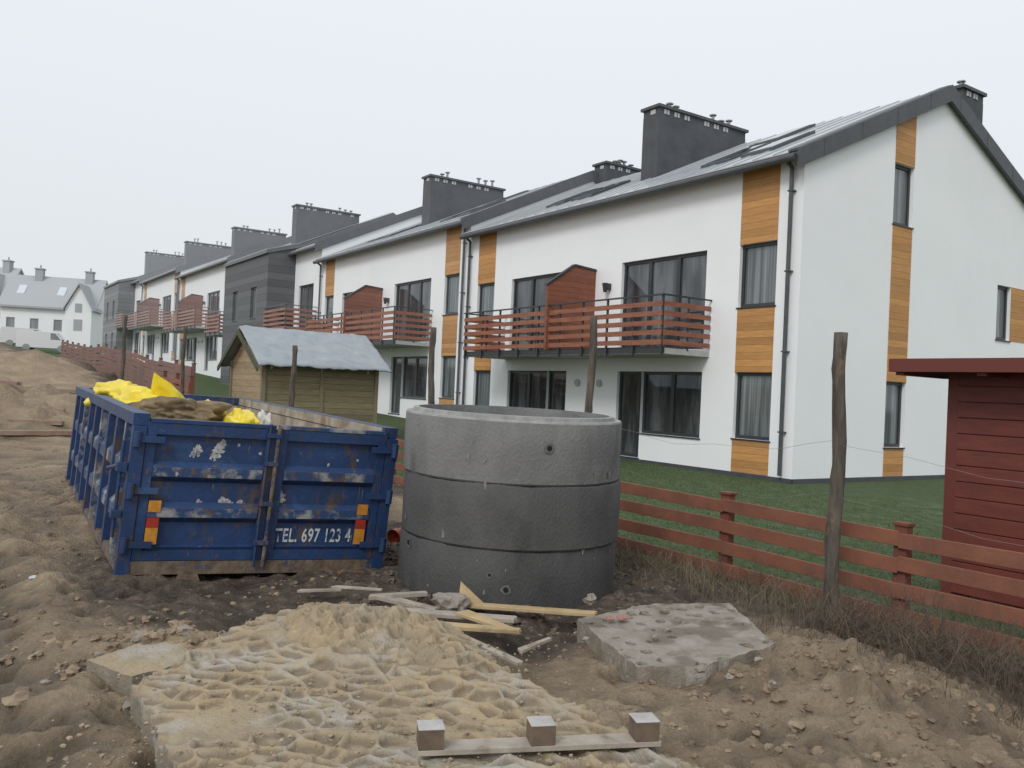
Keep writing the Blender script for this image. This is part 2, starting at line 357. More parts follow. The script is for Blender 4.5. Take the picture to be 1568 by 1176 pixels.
def unit(t0,zb,L=13.5,h=0,gable=False):
    par=empty('terraced_house')
    x1=lambda a,b,c:P(t0+a,b,zb+c)
    w=MB(x1); fr=MB(x1); gl=MB(x1); pn=MB(x1)
    ops=[];
    for c0,c1 in ((.62,1.65),(L-1.65,L-.62)):
        for y0,y1 in ((.8,2.28),(3.73,5.14)):
            ops.append((c0,c1,y0,y1)); window(fr,gl,ops[-1],curt=True)
        for y0,y1 in ((.06,.77),(2.28,3.70),(5.14,6.79)): pn.box(c0,c1,-.012,-.001,y0,y1)
    for (wA,wB,dA,dB) in ((2.65,4.72,4.72,5.65),(L-4.72,L-2.65,L-5.65,L-4.72)):
        o=(wA,wB,.72,2.28); ops.append(o); window(fr,gl,o,((wA+wB)/2,))
        o=(dA,dB,.08,2.28); ops.append(o); window(fr,gl,o)
        o=(min(wA,dA),max(wB,dB),2.82,5.14); ops.append(o); q=min(wA,dA); window(fr,gl,o,(q+1.0,q+2.0),sill=False)
    facade(w,0,L,-.6,Z0,ops)
    xg=lambda a,b,c:P(t0+b,a,zb+c)
    wg=MB(xg); frg=MB(xg); glg=MB(xg); png=MB(xg)
    if gable:
        og=[(3.22,4.0,.72,2.24),(3.22,4.0,5.88,7.30),(8.0,8.7,3.55,4.98)]
        for o in og: window(frg,glg,o,curt=True)
        for y0,y1 in ((.06,.69),(2.24,5.85)): png.box(3.22,4.0,-.012,-.001,y0,y1)
        png.prism([(3.22,7.30),(4.0,7.30),(4.0,ztop(4.0)-.15),(3.22,ztop(3.22)-.15)],-.012,-.001,0,axis=1)
        png.box(8.7,9.6,-.012,-.001,3.55,4.98)
        facade(wg,0,DEP,-.6,ztop,og)
        w.box(-.03,L,-.03,-.002,-.6,.05,1); wg.box(-.03,DEP,-.03,-.002,-.6,.05,1)
    else:
        facade(wg,0,DEP,-1,ztop,[],0)
    w.face([(0,DEP,-.6),(L,DEP,-.6),(L,DEP,Z0),(0,DEP,Z0)])
    w.face([(L-.01,0,-.6),(L-.01,DEP,-.6),(L-.01,DEP,Z0),(L-.01,DEP/2,ztop(DEP/2)),(L-.01,0,Z0)])
    W_=[M('white',h),M('trim',h)]
    w.build('walls',W_,par,recalc=False); wg.build('gable_wall',W_,par,recalc=False)
    for m_,nm in ((fr,'window_frames'),(frg,'gable_window_frames')):
        if m_.v: m_.build(nm,[M('frame',h)],par)
    for m_,nm in ((gl,'window_glass'),(glg,'gable_window_glass')):
        if m_.v: m_.build(nm,[M('glass',h),M('curtain',h)],par,recalc=False)
    pn.build('cladding',[M('orange',h)],par)
    if png.v: png.build('gable_cladding',[M('orange',h)],par)
    roof(par,x1,0,L,h,verge=True,o0=.12 if gable else .02)
    skylights(par,x1,[(1.6,.9),(2.9,.9),(8.2,.9),(9.5,.9),(3.2,3.0)],h)
    chimney(par,x1,L/2-.33,L/2+.33,1.8,5.4,9.95,h)
    if gable: chimney(par,x1,.3,.85,6.5,7.5,9.95,h,name='chimney_small')
    chimney(par,x1,L-.5,L+.2,5.4,7.3,10.3,h,name='chimney_rear')
    balcony(par,x1,2.45,L-2.45,h,div=L/2)
    d=MB(x1)
    for a in (.24,L-.16):
        d.cyl((a,-.10,.1),(a,-.10,Z0-.2),.045,n=8); d.cyl((a,-.10,Z0-.2),(a,-.38,Z0+.0),.045,n=8)
        for z in (1,2.7,4.4,6.1): d.box(a-.06,a+.06,-.15,-.002,z,z+.03)
    d.build('downpipes',[M('trim',h)],par)
    e=MB(x1)
    e.box(6.05,6.17,-.12,-.002,4.45,4.62,0); e.cyl((6.11,-.16,4.38),(6.11,-.16,4.62),.05,.09,n=8,m=0)
    for a in (6.35,7.3): e.cyl((a,-.06,1.95),(a,-.002,1.95),.1,n=14,m=1)
    e.build('wall_fittings',[M('frame',h),mat('vent_grille',(.45,.46,.47),haze=h)],par)
    return par
def stub(t0,zb,L,h):
    par=empty('terraced_house'); x1=lambda a,b,c:P(t0+a,b,zb+c)
    w=MB(x1);fr=MB(x1);gl=MB(x1)
    ops=[(.9,2.9,.1,2.28),(.9,2.9,2.85,5.14)]
    for o in ops: window(fr,gl,o,(1.9,),sill=False)
    facade(w,0,L,-1,Z0,ops); w.build('walls',[M('white',h)],par,recalc=False)
    xg=lambda a,b,c:P(t0+b,a,zb+c); g=MB(xg); facade(g,0,DEP,-1,ztop,[]); g.build('end_wall',[M('white',h)],par,recalc=False)
    fr.build('window_frames',[M('frame',h)],par); gl.build('window_glass',[M('glass',h),M('curtain',h)],par,recalc=False)
    roof(par,x1,0,L,h,verge=True,o0=.02); balcony(par,x1,.3,L-.1,h)
def darkblock(t0,zb,L,h,ch=True):
    par=empty('dark_clad_house'); x1=lambda a,b,c:P(t0+a,b-1.4,zb+c)
    w=MB(x1);fr=MB(x1);gl=MB(x1)
    ops=[(1.7,2.6,3.6,5.2),(4.9,5.8,3.6,5.2),(1.7,2.6,.8,2.3),(4.9,5.8,.1,2.3)]
    for o in ops: window(fr,gl,o,curt=True)
    facade(w,0,L,-1,6.75,ops)
    w.face([(0,0,-1),(0,1.4,-1),(0,1.4,7.1),(0,0,6.75)]); w.face([(L,0,-1),(L,1.4,-1),(L,1.4,7.1),(L,0,6.75)])
    w.build('walls',[M('darkpl',h)],par,recalc=False)
    fr.build('window_frames',[M('frame',h)],par); gl.build('window_glass',[M('glass',h),M('curtain',h)],par,recalc=False)
    r=MB(x1)
    r.prism([(-.12,6.72),(1.6,7.2),(6.6,9.55),(11.8,7.1),(11.8,7.3),(6.6,9.75),(1.6,7.4),(-.12,6.9)],-.06,L+.06,0)
    r.prism([(-.05,6.93),(1.6,7.43),(6.6,9.78),(6.6,9.80),(1.6,7.46),(-.05,6.96)],.2,L-.2,1)
    r.build('roof',[M('trim',h),M('roof',h)],par)
    if ch: chimney(par,lambda a,b,c:P(t0+a,b,zb+c),L-2.2,L-1.5,1.8,5.6,10.5,h)
unit(0,0,gable=True)
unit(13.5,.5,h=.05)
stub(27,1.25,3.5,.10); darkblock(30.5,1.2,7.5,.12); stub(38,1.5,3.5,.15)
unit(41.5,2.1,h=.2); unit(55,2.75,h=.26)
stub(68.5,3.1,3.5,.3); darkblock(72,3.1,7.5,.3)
def far_house(x,y,z,w,d,hw,hr,rot,h,gable=False):
    par=empty('white_detached_house'); c,s=math.cos(rot),math.sin(rot)
    xf=lambda a,b,cc:(x+a*c-b*s,y+a*s+b*c,z+cc)
    m=MB(xf); fr=MB(xf); gl=MB(xf)
    ops=[(i*w/4+.7,i*w/4+1.7,.9,2.3) for i in range(4)]
    if hw>4.2: ops+=[(w*.3,w*.3+1,3.4,4.3),(w*.7,w*.7+1,3.4,4.3)]
    for o in ops: window(fr,gl,o)
    facade(m,0,w,-3,hw,ops)
    m.face([(0,d,-3),(w,d,-3),(w,d,hw),(0,d,hw)])
    for a in (0,w): m.face([(a,0,-3),(a,d,-3),(a,d,hw),(a,d/2,hr),(a,0,hw)])
    m.build('walls',[M('white',h*.4)],par,recalc=False); fr.build('window_frames',[M('frame',h)],par); gl.build('window_glass',[M('glass',h),M('curtain',h)],par,recalc=False)
    r=MB(xf); k=(hr-hw)/(d/2)
    r.prism([(-.5,hw-.5*k+.05),(d/2,hr+.05),(d+.5,hw-.5*k+.05),(d+.5,hw-.5*k+.3),(d/2,hr+.3),(-.5,hw-.5*k+.3)],-.3,w+.3,0)
    for a in (w*.25,w*.8): r.box(a,a+.9,d*.4,d*.52,hr-1.5,hr+1.1,1); r.box(a-.1,a+1.,d*.4-.1,d*.52+.1,hr+1.1,hr+1.25,0); r.cyl((a+.5,d*.46,hr+1.25),(a+.5,d*.46,hr+1.7),.1,n=8,m=1)
    for a in (w*.12,w*.55):
        r.prism([(1.2,hw+1.2*k+.3),(2.4,hw+2.4*k+.3),(2.4,hw+2.4*k+.4),(1.2,hw+1.2*k+.4)],a,a+.9,2)
    if gable:
        e=MB(xf); a0,a1=w*.72,w*1.0
        e.face([(a0,-1.5,-3),(a1,-1.5,-3),(a1,-1.5,hw-.2),((a0+a1)/2,-1.5,hr-1.),(a0,-1.5,hw-.2)])
        for a in (a0,a1): e.face([(a,-1.5,-3),(a,0,-3),(a,0,hw-.2),(a,-1.5,hw-.2)])
        e.build('cross_gable',[M('white',h*.4)],par,recalc=False)
        mm=(a0+a1)/2
        r.faces([(a0-.3,-1.8,hw-.45),(mm,-1.8,hr-.8),(mm,d/2,hr-.8),(a0-.3,d/2-1,hw-.45),(a1+.3,-1.8,hw-.45),(a1+.3,d/2-1,hw-.45)],[(0,1,2,3),(1,4,5,2)],0)
        for sgn,aa in ((1,a0-.3),(-1,a1+.3)):
            r.faces([(aa,-1.81,hw-.45),(mm,-1.81,hr-.8),(mm,-1.81,hr-1.05),(aa,-1.81,hw-.7)],[(0,1,2,3)],0)
        r.box(mm-.5,mm+.5,-1.54,-1.505,1,2.4,1); r.box(mm-.4,mm+.4,-1.54,-1.505,3.3,4.4,1)
    r.build('roof',[mat('slate_roof',(.11,.115,.12),haze=h),M('dark',h),mat('skylight_glass',(.5,.55,.6),rough=.1,haze=h)],par)
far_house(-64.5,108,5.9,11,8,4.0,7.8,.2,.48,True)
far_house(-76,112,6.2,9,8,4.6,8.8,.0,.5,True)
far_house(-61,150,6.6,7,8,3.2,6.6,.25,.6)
def van(x,y,z,rot):
    par=empty('white_van',); c,s=math.cos(rot),math.sin(rot)
    xf=lambda a,b,cc:(x+a*c-b*s,y+a*s+b*c,z+cc); m=MB(xf)
    m.prism([(0,.35),(4.9,.35),(4.95,.9),(4.1,1.15),(3.5,1.95),(.1,2.0),(0,1.6)],0,1.85,0,axis=1)
    m.prism([(3.0,1.2),(3.95,1.2),(3.4,1.85),(3.0,1.85)],-.01,1.86,1,axis=1)
    m.prism([(4.0,1.22),(3.52,1.9),(3.56,1.92),(4.04,1.24)],.15,1.7,1,axis=1)
    for a in (.9,4.0):
        for b in (-.02,1.65): m.cyl((a,b,.35),(a,b+.22,.35),.35,n=16,m=2)
    m.build('body',[mat('van_white_paint',(.7,.7,.7),rough=.3,haze=.3),M('glass',.4),mat('tyre',(.02,.02,.02),haze=.4)],par,bevel=.04)
van(-48.5,84,gz(-48.5,86)+.05,.3)
van(-52.5,88,gz(-52.5,89)+.05,.5)
# ------------------------------------------------------------------ fences
fence_m=mat('redbrown_fence_stain',(.26,.10,.058),(.175,.068,.042),scale=2.5,rough=.7,bump=.15,bscale=30,spots=[((.12,.085,.06),6,.56,.72,(1,1,3))])
post_m=mat('fence_post_stain',(.19,.062,.038),(.135,.045,.03),scale=3,rough=.7,bump=.1)
def fence(ts,q,rails,bh,posth,name='wooden_fence',wob=.01,fm=None,pm=None):
    par=empty(name); f=MB(); 
    for i,t in enumerate(ts):
        x,y,_=P(t,q,0); z=gz(x,y)
        f.xf=lambda a,b,c:P(t+a,q+b,z+c)
        f.box(-.05,.05,-.045,.045,-.4,posth,1)
        f.box(-.062,.062,-.057,.057,posth,posth+.025,1)
        if i<len(ts)-1:
            t2=ts[i+1]; x2,y2,_=P(t2,q,0); z2=gz(x2,y2)
            for r in rails:
                j0,j1=rnd(-wob,wob),rnd(-wob,wob)
                f.xf=lambda a,b,c:P(t+a*(t2-t),q+b,(z+j0)*(1-a)+(z2+j1)*a+c)
                f.box(.0,1.0,-.072,-.047,r,r+bh,0)
    f.build('posts_and_boards',[fm or fence_m,pm or post_m],par,bevel=.004)
fence([-11.35+1.75*k for k in range(14)],-8.77,[.08,.28,.47,.66],.115,.82)
ff=mat('old_redbrown_boards',(.20,.085,.06),(.13,.06,.045),scale=1.5,rough=.8,haze=.06)
fence([13.3+2.1*k for k in range(15)],-8.9,[.05,.21,.37,.53,.69,.85,1.01,1.17,1.33],.145,1.55,name='wooden_board_fence',wob=.03,fm=ff,pm=ff)
fence([11.0+1.5*k for k in range(3)],-9.5,[.1,.26,.42,.58,.74],.12,1.0,name='wooden_fence_panel',wob=.02)
fence([43+2.3*k for k in range(9)],-13+0,[.5,.9],.12,1.1,name='post_and_rail_fence',fm=ff,pm=ff)
def logpost(t,q,top,r=.05,seed=0):
    x,y,_=P(t,q,0); z=gz(x,y); m=MB(); n=12; K=28; vs=[];fs=[]
    lx,ly=rnd(-.03,.03),rnd(-.02,.02)
    for k in range(K+1):
        u=k/K; zz=z-.4+(top-z+.4)*u
        for i in range(n):
            a=2*math.pi*i/n; rr=r*(1.10-.2*u)*(1+.2*noise.noise(Vector((math.cos(a)*1.2+seed,math.sin(a)*1.2,zz*4))))
            if abs((zz*2.3+seed)%1-.5)<.09: rr*=1.1+.12*math.cos(a*1+zz*9)
            vs.append((x+lx*u+.012*math.sin(zz*4+seed)+rr*math.cos(a),y+ly*u+rr*math.sin(a),zz))
    for k in range(K):
        for i in range(n): fs.append((k*n+i,k*n+(i+1)%n,(k+1)*n+(i+1)%n,(k+1)*n+i))
    fs.append(tuple(range(K*n,K*n+n)))
    m.faces(vs,fs); m.build('log_post',[mat('weathered_log',(.13,.11,.09),(.055,.045,.038),scale=9,stretch=(2,2,.35),rough=.95,bump=.8,bscale=14,spots=[((.20,.14,.09),5,.58,.68,(1,1,.6))])],None,smooth=True)
    return (x+lx,y+ly,z,top)
tops=[]
for i,(t,q,zt,r) in enumerate([(-10.9,-9.2,2.1,.045),(-7.55,-9.19,2.17,.052),(-4.5,-9.2,2.45,.042),(-1.07,-9.2,2.45,.045),(4.2,-9.3,2.3,.05),(11.5,-9.6,2.9,.05),(20,-9.6,3.6,.06)]):
    tops.append(logpost(t,q,zt,r,i*3.1))
wi=MB()
for i in range(3):
    a,b=tops[i],tops[i+1]
    for hgt in (.95,1.35):
        pr=None
        for k in range(13):
            u=k/12; p=(a[0]+(b[0]-a[0])*u,a[1]+(b[1]-a[1])*u,(a[2]+(b[2]-a[2])*u)+hgt-.14*4*u*(1-u)+.02*math.sin(u*17+i))
            if pr: wi.cyl(pr,p,.0015,n=4,cap=False)
            pr=p
wi.build('fence_wire',[mat('galvanised_wire',(.25,.25,.25),rough=.5,metal=.5)])
# ------------------------------------------------------------------ red garden shed (right)
def red_shed():
    par=empty('red_garden_shed'); x1=lambda a,b,c:P(-7.27-a,-7.15+b,-.12+c); m=MB(x1)
    m.box(0,3,0,2.2,.06,2.1,0)
    m.box(-.016,.09,-.014,.09,.05,2.1,1)
    for c in range(14): m.box(.09,3,-.02,-.001,.08+c*.145,.08+c*.145+.137,0)
    for c in range(14): m.box(-.019,-.0012,.09,2.2,.08+c*.145,.08+c*.145+.137,0)
    m.build('plank_walls',[mat('shed_red_stain',(.17,.038,.027),(.12,.028,.021),scale=3,rough=.6,stretch=(1,1,5),bump=.1),mat('shed_corner',(.135,.03,.022),rough=.6)],par,bevel=.004)
    r=MB(x1)
    r.prism([(-.42,2.12),(2.5,2.28),(2.5,2.34),(-.42,2.18)],-.32,3.3,0)
    r.box(-.34,3.3,-.45,-.42,2.07,2.19,1); r.box(-.35,-.32,-.44,2.5,2.07,2.19,1)
    for k in range(5): r.box(-.3+k*.75,-.22+k*.75,-.40,.4,2.04,2.115,1)
    r.build('roof',[mat('shed_roof_felt',(.13,.04,.035),(.09,.03,.03),scale=8),mat('shed_corner',(.12,.026,.02),rough=.6)],par)
    b=MB(x1); b.box(0,3,.05,2.2,-.3,.06,0); b.build('base',[mat('shed_base',(.07,.065,.06))],par)
red_shed()
# ------------------------------------------------------------------ wooden shed with tarp roof
def wood_shed():
    par=empty('wooden_shed')
    ox,oy=-6.3,21.3
    g=.45
    xf=lambda a,b,c:(ox+.829*a-.559*b, oy+.559*a+.829*b, g+c)
    w=MB(xf); L,D=3.5,3.3; he,hr=1.62,2.5
    A0,A1,B0,B1=.25,L-.15,.3,D-.3
    w.face([(A0,B0,-.3),(A1,B0,-.3),(A1,B0,he+.1),(A0,B0,he+.1)],1)
    w.face([(A0,B1,-.3),(A1,B1,-.3),(A1,B1,he+.1),(A0,B1,he+.1)],1)
    for a in (A0,A1): w.face([(a,B0,-.3),(a,B1,-.3),(a,B1,he+.1),(a,D/2,hr-.1),(a,B0,he+.1)],0)
    for a in (A0,A1):
        for b in (B0,B1): w.box(a-.05,a+.05,b-.05,b+.05,-.3,he+.08,2)
    w.box(1.75,1.85,B0-.03,B0,-.3,he,2)
    w.build('walls',[planks('shed_pine_boards',(.40,.31,.19),(.30,.22,.13),pitch=.16),planks('shed_mossy_boards',(.17,.15,.08),(.25,.205,.12),pitch=.16),mat('shed_posts',(.22,.18,.12))],par,recalc=False)
    r=MB(xf); N=60;Mm=24
    for side in (0,1):
        vs=[];fs=[]
        for j in range(Mm+1):
            for i in range(N+1):
                a=-.02+i*(L+.12)/N; u=j/Mm
                b=D/2-(D/2+.12)*u if side==0 else D/2+(D/2+.12)*u
                z=hr+.06-(hr-he+.12)*u+.03*noise.noise(Vector((a*3,b*3,side)))+.018*noise.noise(Vector((a*7+b*2,b*4,4)))+.006*noise.noise(Vector((a*18,b*9,4)))
                vs.append((a,b,z-(.03*noise.noise(Vector((a*5,0,3)))+.02 if j==Mm else 0)))
        for j in range(Mm):
            for i in range(N): k=j*(N+1)+i; fs.append((k,k+1,k+N+2,k+N+1))
        r.faces(vs,fs)
    ob=r.build('tarp_roof',[mat('grey_tarpaulin',(.32,.35,.38),(.25,.28,.31),scale=3,rough=.35,bump=.3,bscale=9)],par,smooth=True)
    md=ob.modifiers.new('s','SOLIDIFY'); md.thickness=.03
    f=MB(xf)
    for side in (0,1):
        e=-.12 if side==0 else D+.12
        f.faces([(-.06,D/2,hr-.02),(-.02,D/2,hr-.02),(-.06,e,he-.12),(-.02,e,he-.12),(-.06,D/2,hr-.16),(-.02,D/2,hr-.16),(-.06,e,he-.24),(-.02,e,he-.24)],[(0,2,6,4),(1,3,7,5),(2,3,7,6),(0,1,3,2),(4,5,7,6)])
    for k in range(3): f.box(.3+k*1.3,.34+k*1.3,-.11,-.07,he-.16,he-.05)
    f.build('bargeboards',[mat('shed_green_board',(.07,.08,.05))],par)
wood_shed()
# ------------------------------------------------------------------ concrete ring stack
def rings():
    par=empty('concrete_manhole_rings')
    bx,by=.02,7.3; z0=-.04
    R=Matrix.Rotation(math.radians(1.5),4,Vector((1,.5,0)).normalized())
    def xf(a,b,c):
        v=R@Vector((a,b,c)); return (bx+v.x,by+v.y,z0+v.z)
    n=128
    for k in range(3):
        H=.482; zb=k*(H+.004); offx,offy=[(0,0),(.010,-.012),(-.008,.004)][k]
        prof=[(.79,zb),(.893,zb),(.905,zb+.014),(.906,zb+H*.5),(.903,zb+H-.015),(.895,zb+H),(.845,zb+H+.001)]
        if k==2: prof+=[(.84,zb+H+.03),(.80,zb+H+.032)]
        prof+=[(.79,zb+H-.02)]
        m=MB(xf); vs=[];fs=[];K=len(prof)
        for i in range(n):
            a=2*math.pi*i/n
            for jn,(r,z) in enumerate(prof):
                edge = jn in (1,2,4,5)
                ch=1-(.025*max(0,noise.noise(Vector((math.cos(a)*9,math.sin(a)*9,z*8+k)))-.2) if edge else 0)
                jz=.010*noise.noise(Vector((math.cos(a)*3+k*7,math.sin(a)*3,k)))+.008*noise.noise(Vector((math.cos(a)*11+k*7,math.sin(a)*11,k))) if edge and k<2 and jn>3 else 0
                vs.append((offx+r*ch*math.cos(a),offy+r*ch*math.sin(a),z+jz))
        for i in range(n):
            for j in range(K):
                mi=1 if (k==2 and j in (4,5,6,7)) else 0
                m.faces([],[],0); m.f.append((i*K+j,((i+1)%n)*K+j,((i+1)%n)*K+(j+1)%K,i*K+(j+1)%K)); m.m.append(mi)
        m.v=[xf(*p) for p in vs]
        cols=[((.082,.081,.080),(.048,.048,.048)),((.095,.094,.093),(.062,.062,.062)),((.20,.20,.197),(.135,.135,.134))][k]
        mm=mat('ring_concrete_%d'%k,cols[0],cols[1],scale=2.2,rough=.8,bump=.45,bscale=60,stretch=(1,1,.6),
            spots=[((.28,.27,.25),6,.70,.74,(1,1,.3)),((.2,.2,.19),22,.70,.74,(1,1,1)),((.3,.24,.16),4.3,.69,.75,(1,1,.6)),(tuple(c*.55 for c in cols[1]),2.5,.58,.8,(1,1,.5)),((.03,.03,.03),90,.64,.70,(1,1,1))])
        ob=m.build('ring_%d'%(k+1),[mm,mat('dusty_rim',(.36,.36,.35),(.24,.24,.235),scale=9,rough=.9,bump=.3)],par)
        for p in ob.data.polygons: p.use_smooth=True
        md=ob.modifiers.new('e','EDGE_SPLIT'); md.split_angle=math.radians(35)
    h=MB(xf)
    for ang,z,r in ((17,1.26,.02),(0,.20,.02),(58,.82,.02),(-60,.42,.022),(-8,.30,.012)):
        a=math.radians(-90+ang); c,s=math.cos(a),math.sin(a)
        pts=[]
        for i in range(18):
            b=2*math.pi*i/18; rr=r*1.9*(1+.5*noise.noise(Vector((i*1.3,ang,z*9)))); th=a+rr*math.cos(b)/.91
            pts.append((.9095*math.cos(th),.9095*math.sin(th),z+rr*math.sin(b)))
        h.face(pts,1)
        h.cyl((c*.904,s*.904,z),(c*.9125,s*.9125,z),r,n=14,m=0)
    for _ in range(26):
        ang=rnd(-75,75); z=rnd(.1,1.4); r=rnd(.005,.018); a=math.radians(-90+ang); pts=[]
        for i in range(12):
            b=2*math.pi*i/12; rr=r*(1+.9*noise.noise(Vector((i*1.9,ang,z*9)))); th=a+rr*.8*math.cos(b)/.91
            pts.append((.909*math.cos(th),.909*math.sin(th),z+rr*1.6*math.sin(b)))
        h.face(pts,2)
    h.build('lifting_holes_and_splashes',[mat('hole_dark',(.006,.006,.006)),mat('hole_rim',(.15,.15,.15),(.09,.09,.09),scale=30),mat('mortar_splash',(.26,.25,.23),(.14,.13,.12),scale=40)],par,recalc=False)
rings()
# ------------------------------------------------------------------ blue skip container
def container():
    par=empty('roll_off_container')
    e1=Vector((.900,.435,-.035)); e2=Vector((-.52,.854,.022)); e3=Vector((.085,-.01,.996)).normalized()
    O=Vector((-2.96,6.68,0.0))
    xf=lambda a,b,c: tuple(O+e1*a+e2*b+e3*c)
    W,L,H=2.02,5.15,1.27
    blue=mat('scuffed_blue_paint',(.014,.047,.145),(.010,.030,.090),scale=2.5,rough=.5,bump=.15,bscale=25,
        spots=[((.085,.057,.04),4,.55,.65,(1,1,.5)),((.035,.085,.20),3,.56,.72,(1,1,1)),((.05,.045,.045),9,.57,.67,(1,1,.4)),((.36,.36,.35),6.5,.67,.70,(1,1,1.6)),((.13,.07,.04),14,.62,.68,(1,1,.5))])
    scu=mat('rubbed_paint',(.02,.05,.13),(.27,.27,.26),scale=5,rough=.6,lo=.50,hi=.62,detail=10,spots=[((.12,.07,.045),7,.54,.62,(1,1,1))])
    rust=mat('rusty_steel',(.10,.066,.045),(.19,.145,.105),scale=12,rough=.9,bump=.3,spots=[((.02,.04,.10),4,.52,.62,(1,1,1))])
    inn=mat('container_interior',(.42,.38,.31),(.20,.15,.11),scale=4,rough=.8)
    b=MB(xf)
    for a0,a1,sg in ((0,.05,-1),(W-.05,W,1)):
        b.box(a0,a1,.06,L,.16,H-.04,0)
    b.box(.051,.056,.06,L-.06,.2,H-.06,3); b.box(W-.056,W-.051,.06,L-.06,.2,H-.06,3)
    b.box(0,W,L-.05,L,.16,H-.03,0); b.box(.06,W-.06,L-.056,L-.051,.2,H-.06,3)
    b.box(.02,W-.02,.06,L-.05,.14,.2,2)
    for a0,a1 in ((-.055,.065),(W-.065,W+.055)): b.box(a0,a1,.0,L+.02,H-.05,H+.045,0)
    b.box(W-.07,W-.0655,.05,L,H-.05,H+.04,3)
    b.box(.066,W-.066,L-.07,L+.03,H-.05,H+.04,0)
    for s in (0,1):
        for k in range(9):
            y=.28+k*.56
            c0,c1=.15,H-.052
            x0,x1=(-.06,-.001) if s==0 else (W+.001,W+.06)
            b.box(x0,x1,y,y+.1,c0,c1,4 if k%3==0 else 0)
        for zc in (.42,.80):
            x0,x1=(-.045,-.001) if s==0 else (W+.001,W+.045)
            for k in range(8): b.prism([(y_,z_) for y_,z_ in ((x0,zc),(x1,zc-.05),(x1,zc+.15),(x0,zc+.1))],.385+k*.56,.275+(k+1)*.56,4,axis=1)
        b.box(*((-.05,.0) if s==0 else (W,W+.05)),.0,L,.08,.165,2)
    hw=W*.515
    for (a0,a1) in ((.05,hw-.012),(hw+.012,W-.05)):
        b.box(a0,a1,0,.045,.17,H-.02,0)
        for (p,q,r,s_) in ((a0,a0+.07,.17,H-.02),(a1-.07,a1,.17,H-.02)): b.box(p,q,-.04,-.001,r,s_,0)
        b.box(a0+.071,a1-.071,-.04,-.001,H-.11,H-.02,0); b.box(a0+.071,a1-.071,-.04,-.001,.17,.25,0)
        for zc in (.52,.84):
            p=[(-.001,zc-.05),(-.045,zc-.01),(-.045,zc+.07),(-.001,zc+.11)]
            b.prism(p,a0+.071,a1-.071,0)
            b.prism([(-.0455,zc-.008),(-.048,zc-.006),(-.048,zc+.066),(-.0455,zc+.068)],a0+.075,a1-.075,4)
        b.prism([(-.001,.265),(-.02,.27),(-.02,.285),(-.001,.29)],a0+.071,a1-.071,0)
    b.box(.07,hw-.02,-.045,.05,H-.018,H+.012,0); b.box(hw+.02,W-.07,-.045,.05,H-.018,H+.012,4)
    b.box(-.05,.045,-.05,.055,.05,H-.052,0); b.box(W-.045,W+.05,-.05,.055,.05,H-.052,0)
    b.cyl((hw,-.07,.12),(hw,-.07,H+.0),.016,n=10,m=2)
    b.cyl((hw-.07,-.06,.12),(hw-.07,-.06,H+.02),.012,n=8,m=0)
    for z in (.3,.62,.95,1.18): b.box(hw-.09,hw+.02,-.088,-.041,z,z+.035,0 if z>.5 else 2)
    for a in (-.02,W+.02):
        for z in (.3,.72,1.12):
            b.cyl((a,-.075,z-.06),(a,-.075,z+.06),.028,n=10,m=0); b.box(a-.01 if a<1 else a-.2,a+.2 if a<1 else a+.01,-.075,-.05,z-.025,z+.025,0)
    b.cyl((-.1,-.0,.35),(-.1,-.0,1.1),.014,n=8,m=0); b.box(-.13,-.06,-.04,.05,.86,.93,0); b.box(-.13,-.06,-.04,.05,.5,.56,0)
    b.cyl((-.12,.02,.9),(-.12,.55,.82),.016,n=8,m=0)
    b.box(-.04,W+.04,-.04,.06,.06,.165,2)
    for a in (.42,W-.54):
        b.box(a,a+.12,-.02,L,-.06,.058,2)
        b.prism([(a-.06,-.07),(a+.18,-.07),(a+.13,.06),(a-.01,.06)],-.07,-.022,2,axis=1)
    b.cyl((W-.42,-.14,.02),(W-.14,-.14,.02),.07,n=20,m=5); b.cyl((W-.45,-.14,.02),(W-.09,-.14,.02),.03,n=12,m=2)
    for a in (W-.44,W-.10): b.box(a-.01,a+.01,-.2,-.03,-.04,.1,2)
    b.cyl((.05,.3,.0),(.35,.3,.0),.08,n=16,m=2)
    b.build('body',[blue,mat('unused_inner',(.3,.3,.3)),rust,inn,scu,mat('rust_orange_roller',(.26,.10,.05),(.15,.065,.04),scale=14)],par,bevel=.006)
    s=MB(xf)
    for a in (.125,W-.235):
        s.box(a,a+.09,-.0525,-.0485,.555,.645,0)
        s.box(a,a+.09,-.0445,-.041,.43,.545,1)
        s.box(a,a+.09,-.0445,-.041,.30,.4295,0)
    s.build('reflector_panels',[mat('amber_reflector',(.62,.27,.03),(.42,.17,.03),scale=20,rough=.35),mat('red_reflector',(.40,.035,.02),(.25,.03,.02),scale=20,rough=.35)],par)
    # phone number stencilled on the right door
    cu=bpy.data.curves.new('tmp','FONT'); cu.body='TEL. 697 123 4'; cu.size=.15; cu.space_character=1.12; cu.offset=.003
    to=bpy.data.objects.new('tmp',cu); scene.collection.objects.link(to)
    bpy.context.view_layer.update()
    tm=bpy.data.meshes.new_from_object(to.evaluated_get(bpy.context.evaluated_depsgraph_get()))
    bpy.data.objects.remove(to)
    wmax=max(v.co.x for v in tm.vertices)
    kx=(W-.25-(hw+.09))/wmax
    for v in tm.vertices: v.co=Vector(xf(hw+.09+v.co.x*kx,-.006,.315+v.co.y*1.05))
    tm.name='phone_lettering'
    tm.materials.clear(); tm.materials.append(mat('faded_white_lettering',(.50,.54,.58),(.06,.09,.17),scale=9,rough=.7,lo=.54,hi=.66))
    lo_=bpy.data.objects.new('phone_lettering',tm); scene.collection.objects.link(lo_); lo_.parent=par
    c=MB(xf)
